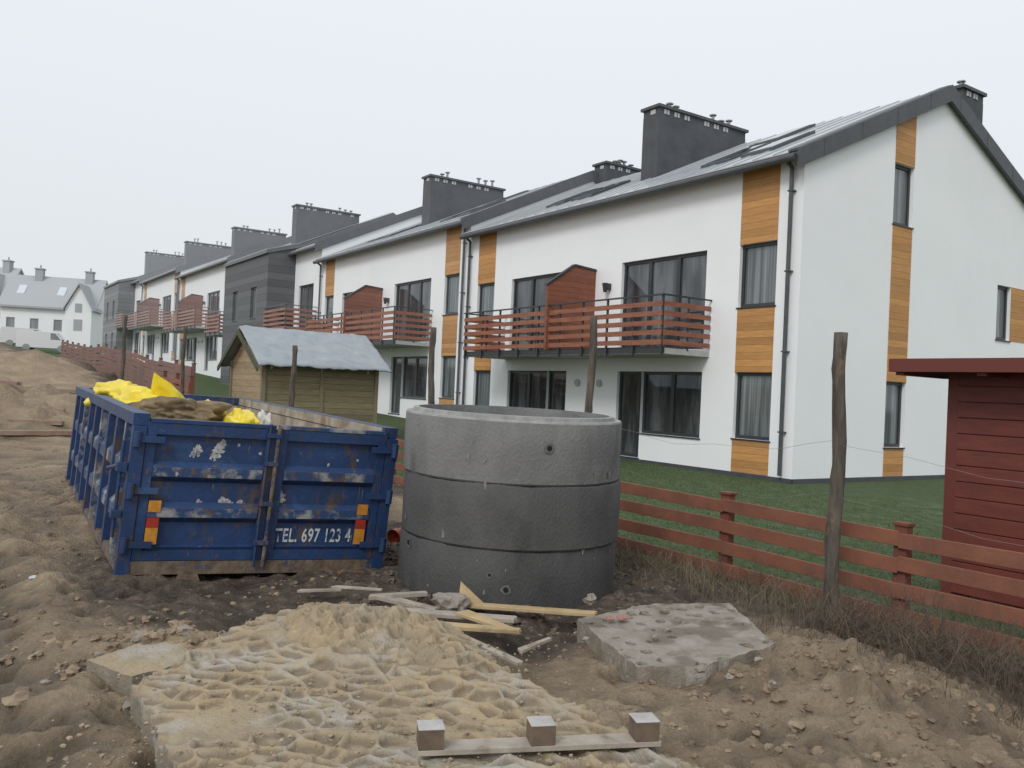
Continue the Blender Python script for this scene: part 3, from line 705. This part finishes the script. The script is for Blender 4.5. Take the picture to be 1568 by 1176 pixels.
    for (a,z,r) in ((.44,1.04,.035),(.60,1.05,.045),(.63,1.10,.03),(.57,1.00,.03),(.41,1.01,.02),(.75,1.10,.012),(1.12,.70,.035),(1.15,.66,.02),(.93,1.04,.012),(1.5,.97,.012),(.3,.86,.012),(1.75,1.02,.01),(.68,.64,.03),(.72,.62,.035),(.5,.63,.02),(.82,.62,.03)):
        n_=26; onrib=any(zc-.01<z<zc+.07 for zc in (.52,.84)); y=-.0492 if onrib else -.0022
        if z>1.15: y=-.042
        pts=[(a+r*(1+1.0*noise.noise(Vector((i*.9,a*9,z*5))))*math.cos(i*2*math.pi/n_),y,z+r*1.1*(1+1.2*noise.noise(Vector((i*1.1,z*9,a)))) *math.sin(i*2*math.pi/n_)) for i in range(n_)]
        c.face(pts)
    # long drips / scrapes
    for _ in range(26):
        a=rnd(.15,W-.15); z=rnd(.28,1.1); ww=rnd(.004,.012); hh=rnd(.03,.16)
        if any(abs(z-hh/2-zz)<.2 for zz in ()) : continue
        inr=[zc for zc in (.52,.84) if not(z<zc-.05 or z-hh>zc+.11)]
        if inr or abs(a-hw)<.12: continue
        c.face([(a,-.0022,z),(a+ww,-.0022,z+.01),(a+ww*.7,-.0022,z-hh*.6),(a+ww*.5,-.0022,z-hh)],1)
    c.build('paint_splashes',[mat('white_splash',(.55,.55,.53),(.16,.17,.2),scale=26),mat('rust_drip',(.12,.075,.05),(.25,.22,.18),scale=10)],par)
    f=MB(xf); N,K=40,90; vs=[];fs=[]
    for j in range(K+1):
        for i in range(N+1):
            a=.058+i*(W-.116)/N; bb=.06+j*(L-.12)/K
            z=.70+.40*smooth(1.35-a,0,1.0)*smooth(bb,.2,.9)+.10*fbm(a,bb,2.2,3)+.05*fbm(a,bb,7,8)
            vs.append((a,bb,z))
    for j in range(K):
        for i in range(N): k=j*(N+1)+i; fs.append((k,k+1,k+N+2,k+N+1))
    f.faces(vs,fs); f.build('rubble_fill',[mat('rubble',(.2,.17,.14),(.38,.34,.29),scale=9,bump=.5)],par,smooth=True)
    def lump(nm,a,bb,z,sx,sy,sz,mt,seed,amp=.35,sub=5,fr=1.6,crease=.12):
        bm=bmesh.new(); bmesh.ops.create_icosphere(bm,subdivisions=sub,radius=1)
        for v in bm.verts:
            d=v.co.copy(); k=1+amp*noise.noise(d*fr+Vector((seed,seed*2,0)))
            dd=noise.voronoi(d*2.2+Vector((seed*3,0,seed)))[0]; k+=crease*(1-min(1,(dd[1]-dd[0])*2.5))*1.0
            k+=.10*noise.noise(d*5+Vector((seed,2,0)))
            v.co=Vector(xf(a+d.x*k*sx,bb+d.y*k*sy,z+d.z*k*sz))
        me=bpy.data.meshes.new(nm); bm.to_mesh(me); bm.free(); me.materials.append(mt)
        for p in me.polygons: p.use_smooth=True
        o=bpy.data.objects.new(nm,me); scene.collection.objects.link(o); o.parent=par
    yel=mat('yellow_plastic_sheet',(.80,.64,.04),(.66,.50,.03),scale=5,rough=.4,bump=.4,bscale=10)
    lump('yellow_bag_1',.26,3.4,1.28,.25,.5,.17,yel,1,.5); lump('yellow_bag_2',.34,2.5,1.25,.28,.35,.15,yel,2,.5)
    lump('yellow_bag_3',.95,.85,1.17,.13,.35,.16,yel,3,.6); lump('yellow_bag_4',.85,1.55,1.18,.12,.25,.16,yel,6,.6)
    lump('brown_sack',.50,1.15,1.28,.36,.22,.14,mat('muddy_sack',(.13,.09,.05),(.25,.19,.11),scale=5,rough=.95,bump=.9,bscale=18,spots=[((.4,.33,.22),7,.6,.7,(1,1,1))]),4,.5)
    lump('white_bag',1.16,.9,1.18,.07,.14,.15,mat('white_sack',(.6,.6,.58),(.4,.4,.38),scale=8),5,.6)
    sh=MB(xf); N=24; vs=[];fs=[]
    for j in range(N+1):
        for i in range(N+1):
            u,v=i/N,j/N; vs.append((.42+u*.42,2.3+.12*math.sin(u*5+v*3)+.1*v,1.15+(.46-.30*u)*v+.05*noise.noise(Vector((u*4,v*4,2)))))
    for j in range(N):
        for i in range(N): k=j*(N+1)+i; fs.append((k,k+1,k+N+2,k+N+1))
    sh.faces(vs,fs); sh.build('yellow_sheet',[yel],par,smooth=True)
container()
# ------------------------------------------------------------------ slabs (polar grids)
edge_m=mat('slab_edge_concrete',(.26,.225,.18),(.17,.145,.115),scale=7,rough=.95,bump=.5,bscale=50,spots=[((.36,.34,.3),4,.55,.65,(1,1,.6))])
def slab(name,poly,ztop,thick,mt,seed,cells=True,sand=None,holes=False,tilt=(0,0)):
    cx=sum(p[0] for p in poly)/len(poly); cy=sum(p[1] for p in poly)/len(poly)
    nt,nr=(760,210) if sand else (620,120)
    def rho(a):
        d=(math.cos(a),math.sin(a)); best=1e9
        for i in range(len(poly)):
            x1,y1=poly[i][0]-cx,poly[i][1]-cy; x2,y2=poly[(i+1)%len(poly)][0]-cx,poly[(i+1)%len(poly)][1]-cy
            ex,ey=x2-x1,y2-y1; den=d[0]*ey-d[1]*ex
            if abs(den)<1e-9: continue
            s=(x1*ey-y1*ex)/den; u=(x1*d[1]-y1*d[0])/den
            if s>0 and -1e-6<=u<=1+1e-6: best=min(best,s)
        return best
    vs=[];dirt_shade=[]
    for i in range(nt):
        a=2*math.pi*i/nt; r=rho(a)
        x0,y0=cx+r*math.cos(a),cy+r*math.sin(a)
        r*=1+.025*fbm(x0,y0,3,seed)+.015*fbm(x0,y0,15,seed)
        for j in range(nr+1):
            u=(j+1)/(nr+1); u=u**.8
            x=cx+r*u*math.cos(a); y=cy+r*u*math.sin(a)
            z=ztop+tilt[0]*(x-cx)+tilt[1]*(y-cy)+.010*fbm(x,y,6,seed)
            s=0; dt=0
            if sand: 
                s=sum(k*math.exp(-(((x-sx)/wx)**2+((y-sy)/wy)**2)) for sx,sy,wx,wy,k in sand)
                f3=fbm(x,y,3,seed+3); f7=fbm(x,y,7,seed+5)
                z+=s*(1+.75*f3+.6*abs(f7))
                g=smooth(s,.015,.08); f13=fbm(x,y,12,seed)
                z+=.026*g*f13
                # dents: footprints in the heap
                dd=noise.voronoi(Vector((x*3.6+.3*f3,y*3.0,seed+9)))[0]; ft=smooth(.30-dd[0],0,.12)
                z-=.035*ft*g; z+=.012*smooth(.42-dd[0],0,.1)*(1-ft)*g
                dt=max(dt,g*min(1,max(0,.25-.9*f13+.3*ft-.4*f7)))*.55  # heap lows and dents darkened: shade painted in as soil tint
            if cells:
                wx_=x+.05*noise.noise(Vector((x*4,y*4,1))); wy_=y+.05*noise.noise(Vector((x*4,y*4,7)))
                dd=noise.voronoi(Vector((wx_*7.4,wy_*9.,seed)))[0]
                e=smooth(dd[1]-dd[0],.0,.30); msk=smooth(.09-s,0,.06)*smooth(fbm(x,y,1.5,4)+.6,0,.3)
                z+= (.040*(1-e)-.014)*msk*(.7+.6*noise.noise(Vector((x*6,y*6,9))))
                dt=max(dt,.62*msk*smooth(e,.25,.75)*(1-smooth(dd[1]-dd[0],.35,.7)))  # groove shading painted into the colour as dark soil
            if holes:
                hx=(x*.88+y*.47)*6.6; hy=(-x*.47+y*.88)*6.6
                ex,ey=(hx%1)-.5,(hy%1)-.5
                e=math.hypot(ex,ey)
                on=fbm(x,y,1.2,41)<.22
                if on:
                    ho=(1-smooth(e,.17,.22))*smooth(1-u,.02,.04); z-=.10*ho; dt=max(dt,ho*.9)  # hole interiors tinted soil-dark, shade painted on top of real depth
                dt=max(dt,.6*smooth(fbm(x,y,2.5,51),.1,.4))
            dirt_shade.append(dt)
            vs.append((x,y,z))
        zz=min(ztop+.02,vs[-1][2])
        vs.append((cx+r*1.003*math.cos(a),cy+r*1.003*math.sin(a),zz-.012)); vs.append((cx+r*(1.0+.012*noise.noise(Vector((x0*9,y0*9,3))))*math.cos(a),cy+r*(1.0)*math.sin(a),zz-thick*.5)); vs.append((cx+r*.985*math.cos(a),cy+r*.985*math.sin(a),zz-thick-.1))
        dirt_shade+=[0,0,0]
    K=nr+4
    m=MB()
    top=[];side=[]
    for i in range(nt):
        for j in range(K-1):
            (side if j>=nr+0 else top).append((i*K+j,i*K+j+1,((i+1)%nt)*K+j+1,((i+1)%nt)*K+j))
    vs.append((cx,cy,sum(vs[i*K][2] for i in range(nt))/nt)); c=len(vs)-1; dirt_shade.append(0)
    for i in range(nt): top.append((c,i*K,((i+1)%nt)*K))
    m.v=[tuple(v) for v in vs]; m.f=top+side; m.m=[0]*len(top)+[1]*len(side)
    ob=m.build(name,[mt,edge_m],None,smooth=True)
    at=ob.data.attributes.new('dirt_shade','FLOAT','POINT'); at.data.foreach_set('value',dirt_shade)
    if not sand:
        md=ob.modifiers.new('e','EDGE_SPLIT'); md.split_angle=math.radians(50)
    return ob
sandconc=mat('sandy_concrete',(.36,.28,.175),(.28,.225,.155),scale=3.5,rough=.95,bump=.6,bscale=50,spots=[((.36,.34,.30),2.5,.50,.66,(1,1,1)),((.14,.105,.07),6,.60,.72,(1,1,1)),((.44,.35,.22),12,.6,.7,(1,1,1))],dirt_shade=(.13,.10,.07))
slab('broken_concrete_slab',[(-1.72,4.05),(-1.62,4.6),(-1.5,5.2),(-1.22,5.75),(-.75,5.65),(-.3,5.25),(.0,4.55),(.45,3.95),(.9,3.3),(1.0,2.5),(-.5,2.5),(-1.1,3.1)],.14,.16,sandconc,2,
     sand=[(-.85,5.0,.5,.45,.12),(-.3,4.5,.3,.28,.05),(-.0,4.05,.25,.2,.03)])
slab('concrete_slab_fragment',[(-2.12,4.45),(-2.0,4.8),(-1.68,4.95),(-1.62,4.5),(-1.8,4.25)],.12,.15,sandconc,5,cells=False)
greyconc=mat('grey_concrete',(.31,.28,.245),(.22,.19,.155),scale=5,rough=.95,bump=.5,bscale=50,spots=[((.14,.11,.08),4,.56,.68,(1,1,1)),((.38,.36,.33),9,.62,.7,(1,1,1))],dirt_shade=(.10,.08,.06))
slab('perforated_concrete_slab',[(.5,5.65),(.76,4.75),(1.15,4.8),(1.65,5.2),(1.6,6.1),(.95,6.0)],.15,.16,greyconc,8,cells=False,holes=True,tilt=(.03,.03))
# ------------------------------------------------------------------ loose timber
pine=mat('fresh_pine',(.50,.38,.21),(.36,.26,.14),scale=3,rough=.8,spots=[((.20,.15,.10),6,.56,.7,(1,1,1))])
greyw=mat('grey_wood',(.42,.37,.31),(.27,.23,.19),scale=6,rough=.85,spots=[((.17,.13,.1),5,.56,.7,(1,1,1))])
def plank(name,p0,p1,w,th,mt,taper=1,par=None):
    p0=Vector(p0);p1=Vector(p1);d=(p1-p0); L=d.length; d.normalize(); s=d.cross(Vector((0,0,1))).normalized(); u=s.cross(d)
    m=MB(lambda a,b,c: tuple(p0+d*a+s*b+u*c))
    pts=[(0,-w/2),(L*.97,-w/2*taper)]+[(L*(1-.03*random.random()),w/2*taper*(-.7+.35*i)) for i in range(4)]+[(L*.99,w/2*taper),(-.02,w/2)]
    m.prism(pts,0,th,0,axis=2)
    return m.build(name,[mt],par,bevel=.003)
plank('timber_plank',(-.27,6.20,.05),(.66,5.98,.08),.09,.025,pine)
plank('timber_plank',(-.68,5.75,.10),(.10,5.55,.13),.12,.025,greyw,.8)
plank('timber_plank',(-.38,5.30,.14),(.12,5.25,.14),.10,.025,pine,.6)
plank('timber_plank',(-.2,5.05,.14),(.12,4.72,.11),.05,.02,greyw)
plank('timber_plank',(-.25,5.55,.16),(.12,5.35,.10),.12,.022,pine,.5)
plank('timber_plank',(-.85,6.1,.10),(-.45,5.95,.06),.10,.03,greyw,.6)
plank('timber_plank',(-.95,6.25,.06),(-.55,6.35,.08),.07,.03,greyw,.8)
plank('timber_plank',(-.55,5.95,.06),(-.2,5.8,.07),.06,.02,pine,.4)
plank('timber_plank',(-1.15,5.95,.20),(-.8,5.75,.24),.05,.015,greyw,.5)
plank('timber_plank',(.12,5.0,.10),(.3,5.2,.12),.05,.02,greyw,.5)
plank('timber_plank',(-1.5,6.4,.05),(-1.2,6.45,.06),.04,.02,greyw,.6)
w=MB(); w.faces([(-.32,6.28,.02),(-.08,6.27,.02),(-.31,6.34,.20),(-.32,6.25,.02),(-.08,6.245,.02),(-.31,6.315,.20)],[(0,1,2),(3,4,5),(0,1,4,3),(1,2,5,4),(0,2,5,3)]); w.build('timber_offcut',[pine])
def bearer():
    par=empty('pallet_bearer'); p0=Vector((-.31,3.42,.165)); d=Vector((1.03,.20,.005)).normalized(); s=Vector((-d.y,d.x,0)).normalized(); u=Vector((0,0,1))
    xf=lambda a,b,c: tuple(p0+d*a+s*b+u*c); m=MB(xf)
    m.box(.0,1.0,-.05,.05,0,.022,0)
    for a in (.0,.45,.89):
        m.box(a,a+.10,-.05,.05,.0225,.10,1); m.box(a-.002,a+.102,-.052,.052,.1005,.105,2)
    m.build('board_and_blocks',[greyw,mat('block_wood',(.17,.12,.085),(.10,.075,.055),scale=14,rough=.9),mat('pale_cut_wood',(.46,.45,.44),(.34,.32,.30),scale=10)],par,bevel=.003)
bearer()
def pipe():
    m=MB(); m.cyl((-.98,7.65,.28),(-.72,8.1,.34),.055,n=20,cap=False); m.cyl((-.98,7.65,.28),(-.72,8.1,.34),.048,n=20,cap=False); m.cyl((-.99,7.63,.278),(-.96,7.69,.285),.064,n=20,cap=False)
    m.build('orange_drain_pipe',[mat('orange_pvc',(.42,.08,.03),(.3,.06,.03),rough=.4)],smooth=True)
pipe()
# ------------------------------------------------------------------ scatter: clods and stones
def scatter(name,n,fn,mt,smin,smax,sub=2,flat=.7,amp=.5,pw=3):
    m=MB(); bm=bmesh.new(); bmesh.ops.create_icosphere(bm,subdivisions=sub,radius=1)
    bv=[v.co.copy() for v in bm.verts]; bf=[tuple(v.index for v in f.verts) for f in bm.faces]; bm.free()
    c=0
    while c<n:
        p=fn()
        if p is None: continue
        x,y=p[0],p[1]; z=(p[2] if len(p)>2 else gz(x,y))
        s=smin+(smax-smin)*random.random()**pw; sd=rnd(0,100); rot=Matrix.Rotation(rnd(0,6),3,Vector((rnd(-1,1),rnd(-1,1),1)).normalized())
        vs=[]
        for v in bv:
            k=s*(1+amp*noise.noise(v*1.3+Vector((sd,0,0)))+amp*.7*noise.noise(v*3+Vector((sd,0,0))))
            q=rot@(v*k); vs.append((x+q.x,y+q.y,z+q.z*flat+s*.1))
        m.faces(vs,bf); c+=1
    return m.build(name,[mt],None,recalc=False)
clod=mat('earth_clod',(.25,.185,.125),(.15,.11,.075),scale=5,rough=.95,bump=.6,bscale=40,spots=[((.36,.285,.20),3,.5,.68,(1,1,1))])
def okc(x,y): 
    return math.hypot(x-.02,y-7.3)>.95
def near():
    y=2.9+9*random.random()**1.5; x=rnd(-.75,.62)*y
    t,q=TQ(x,y)
    if q>-9 or not okc(x,y): return None
    if fbm(x,y,.9,77)<-.02: return None
    return (x,y)
scatter('earth_clods',3400,near,clod,.004,.024,2,pw=4)
def mnd():
    x,y=random.gauss(1.85,.45),random.gauss(4.6,.6)
    if TQ(x,y)[1]>-9.1: return None
    return (x,y)
scatter('soil_lumps',520,mnd,clod,.006,.035,2,pw=4,amp=.8)
def foot():
    a=rnd(0,2*math.pi); r=rnd(.95,1.5); return (.02+r*math.cos(a),7.3+r*math.sin(a))
scatter('dark_mud_lumps',400,foot,mat('wet_mud',(.08,.062,.048),(.14,.11,.085),scale=9,rough=.8,bump=.5),.008,.05,2,amp=.8)
def lft():
    x,y=random.gauss(-1.95,.35),random.gauss(4.85,.35)
    return (x,y)
scatter('clay_lumps',160,lft,clod,.01,.06,2,pw=3,amp=.8)
scatter('sand_pebbles',900,lambda:(lambda x,y:(x,y,.155))(random.gauss(-.6,.6),rnd(3.1,5.0)) ,mat('pale_grit',(.36,.29,.2),(.24,.18,.12),scale=5),.004,.014,1)
scatter('rubble_stones',40,lambda:random.choice([(rnd(-.75,.8),rnd(5.85,6.3)),(rnd(.5,1.7),rnd(4.2,6.2),.16),(rnd(-2.3,-1.5),rnd(4.1,5.2))]),greyconc,.02,.05,2)
scatter('concrete_chunk',1,lambda:(-.36,6.12,.05),greyconc,.13,.13,3)
scatter('red_brick_chips',2,lambda:random.choice([(.78,5.6,.17),(.7,5.57,.17)]),mat('brick_chip',(.36,.17,.14),(.27,.12,.1),scale=9),.03,.06,2,flat=.3)
oldt=mat('old_timber',(.2,.13,.09),(.3,.22,.17),scale=4)
for a,b,wd in (((-9.6,14.6),(-7.6,15.6),.2),((-10.5,15.6),(-8.2,15.9),.16),((-11.5,18.0),(-9.6,18.6),.15),((-13.5,20.5),(-11.5,20.2),.2),((-16,26),(-13.5,27),.2)):
    plank('fallen_board',(a[0],a[1],gz(*a)+.02),(b[0],b[1],gz(*b)+.05),wd,.08,oldt)
scatter('litter_scrap',2,lambda:random.choice([(-3.45,6.35),(-3.4,7.9)]),mat('white_plastic_litter',(.5,.53,.56),rough=.4),.03,.05,2,flat=.35,amp=.9)
# ------------------------------------------------------------------ vegetation
def blades(name,n,fn,h0,h1,wd,mt,lean=.4,seg=1,cl=1):
    m=MB(); vs=[];fs=[]
    c=0
    while c<n:
        p=fn()
        if p is None: continue
        x,y=p; z=gz(x,y)-.01
        for _ in range(cl):
            a=rnd(0,2*math.pi); h=rnd(h0,h1); lx,ly=math.cos(a)*h*lean*random.random(),math.sin(a)*h*lean*random.random()
            b=rnd(0,6.28); wx,wy=math.cos(b)*wd,math.sin(b)*wd; o=len(vs)
            xx=x+rnd(-.03,.03)*cl**.5; yy=y+rnd(-.03,.03)*cl**.5
            for k in range(seg+1):
                u=k/seg; px,py,pz=xx+lx*u*u*1.5,yy+ly*u*u*1.5,z+h*u*(1-.25*u)
                if k<seg: vs+=[(px-wx*(1-u*.6),py-wy*(1-u*.6),pz),(px+wx*(1-u*.6),py+wy*(1-u*.6),pz)]
                else: vs.append((px,py,pz))
            for k in range(seg-1): fs.append((o+2*k,o+2*k+1,o+2*k+3,o+2*k+2))
            fs.append((o+2*seg-2,o+2*seg-1,o+2*seg))
        c+=1
    m.faces(vs,fs); return m.build(name,[mt],None,recalc=False)
lawn=mat('lawn_blades',(.07,.115,.038),(.11,.15,.06),scale=2,rough=.8,spots=[((.16,.155,.09),3,.60,.74,(1,1,1))])
def lw():
    t,q=rnd(-10.5,9),-8.6+8.2*random.random()**1.3
    x,y,_=P(t,q,0)
    if -10.3<t<-7.2 and q>-7.2 and q<-4.9: return None
    return (x,y)
blades('lawn_grass',46000,lw,.03,.08,.006,lawn,.8)
dry=mat('dry_grass',(.24,.19,.125),(.13,.10,.065),scale=9,rough=.9)
def dr():
    t=rnd(-12,-2.5); q=random.gauss(-9.2,.28)
    x,y,_=P(t,q,0)
    return (x,y) if okc(x,y) else None
blades('dry_weeds',2100,dr,.06,.34,.0022,dry,.9,3,3)
grn=mat('weed_green',(.07,.085,.04),(.14,.13,.075),scale=6)
blades('green_weeds',1100,dr,.03,.12,.004,grn,.9,2,2)
def dr2():
    t=rnd(-11,-7.6); q=random.gauss(-9.7,.3); x,y,_=P(t,q,0); return (x,y)
blades('dry_weeds',900,dr2,.08,.36,.002,mat('dark_dry_weed',(.13,.095,.065),(.07,.05,.037),scale=9,rough=.9),1.1,3,3)
def twigs(name,n,fn,mt,hmax):
    m=MB()
    for _ in range(n):
        x,y=fn(); z=gz(x,y); p=Vector((x,y,z-.02)); d=Vector((rnd(-.7,.7),rnd(-.7,.7),1)).normalized(); r=.003
        for k in range(6):
            L=hmax/6*rnd(.7,1.2); q=p+d*L; m.cyl(p,q,r,r*.8,n=4,cap=False)
            if k>0:
                for _b in range(2):
                    e=(d+Vector((rnd(-1,1),rnd(-1,1),rnd(-.4,.6)))).normalized(); m.cyl(q,q+e*rnd(.05,.15),r*.6,r*.3,n=3,cap=False)
            p=q; d=(d+Vector((rnd(-.35,.35),rnd(-.35,.35),-.12))).normalized(); r*=.82
    m.build(name,[mt],None,recalc=False)
tw=mat('dead_twigs',(.13,.09,.068),(.07,.052,.04),scale=8)
twigs('dead_shrub',330,lambda:(lambda t,q:P(t,q,0)[:2])(rnd(-11,-7.9),random.gauss(-9.45,.32)),tw,.48)
twigs('dead_shrub',110,lambda:(lambda t,q:P(t,q,0)[:2])(rnd(-8.0,-4.5),random.gauss(-9.1,.16)),tw,.32)
def shrub(x,y,z,h,r,n=900):
    par=MB(); par.cyl((x,y,z),(x,y,z+h*.8),.02,.006,n=6,m=1)
    for _ in range(n):
        u=random.random(); rr=r*(1-u)**.7*math.sqrt(random.random()); a=rnd(0,6.28); p=Vector((x+rr*math.cos(a),y+rr*math.sin(a),z+.05+h*u))
        d=Vector((math.cos(a),math.sin(a),rnd(.2,.9))).normalized()*.09; s=Vector((-math.sin(a),math.cos(a),0))*.014
        par.face([tuple(p-s),tuple(p+s),tuple(p+d)],0)
    par.build('small_conifer',[mat('conifer_foliage',(.03,.055,.022),(.06,.09,.035),scale=8),mat('bark',(.08,.06,.045))],None,recalc=False)
for t,q,h in ((5.9,-1.2,.75),(6.6,-1.6,.5)):
    x,y,_=P(t,q,0); shrub(x,y,gz(x,y),h,.28)
# ------------------------------------------------------------------ world, sun, camera
wd=bpy.data.worlds.new('World'); scene.world=wd; wd.use_nodes=True; n=wd.node_tree.nodes; l=wd.node_tree.links
n.clear(); out=n.new('ShaderNodeOutputWorld')
sk=n.new('ShaderNodeTexSky'); sk.sky_type='NISHITA'; sk.sun_disc=False; sk.sun_elevation=math.radians(42); sk.sun_rotation=math.radians(200); sk.dust_density=4
b1=n.new('ShaderNodeBackground'); b1.inputs[1].default_value=.1; l.new(sk.outputs[0],b1.inputs[0])
b2=n.new('ShaderNodeBackground'); b2.inputs[1].default_value=1.06
tc=n.new('ShaderNodeTexCoord'); sx=n.new('ShaderNodeSeparateXYZ'); l.new(tc.outputs['Generated'],sx.inputs[0])
rp=n.new('ShaderNodeValToRGB'); e=rp.color_ramp.elements; e[0].position=0; e[0].color=(.74,.77,.80,1); e[1].position=.45; e[1].color=(.87,.91,.94,1)
l.new(sx.outputs['Z'],rp.inputs[0]); l.new(rp.outputs[0],b2.inputs[0])
mx=n.new('ShaderNodeMixShader'); mx.inputs[0].default_value=.9; l.new(b1.outputs[0],mx.inputs[1]); l.new(b2.outputs[0],mx.inputs[2]); l.new(mx.outputs[0],out.inputs[0])
sd=bpy.data.lights.new('overcast_sun','SUN'); sd.energy=1.35; sd.angle=math.radians(18); sd.color=(1,.98,.95)
so=bpy.data.objects.new('overcast_sun',sd); scene.collection.objects.link(so)
so.rotation_euler=Vector((.35,.68,-.64)).to_track_quat('-Z','Y').to_euler()
cd=bpy.data.cameras.new('camera'); co=bpy.data.objects.new('camera',cd); scene.collection.objects.link(co)
cd.sensor_width=36; cd.lens=30.3; cd.clip_end=3000; cd.clip_start=.05
p=math.radians(.55); r=.045
f=Vector((0,math.cos(p),math.sin(p))); u0=Vector((0,-math.sin(p),math.cos(p))); r0=Vector((1,0,0))
R_=r0*math.cos(r)+u0*math.sin(r); U_=-r0*math.sin(r)+u0*math.cos(r)
co.matrix_world=Matrix(((R_.x,U_.x,-f.x,0),(R_.y,U_.y,-f.y,0),(R_.z,U_.z,-f.z,1.6),(0,0,0,1)))
scene.camera=co
scene.view_settings.view_transform='Standard'; scene.view_settings.look='None'; scene.view_settings.exposure=0
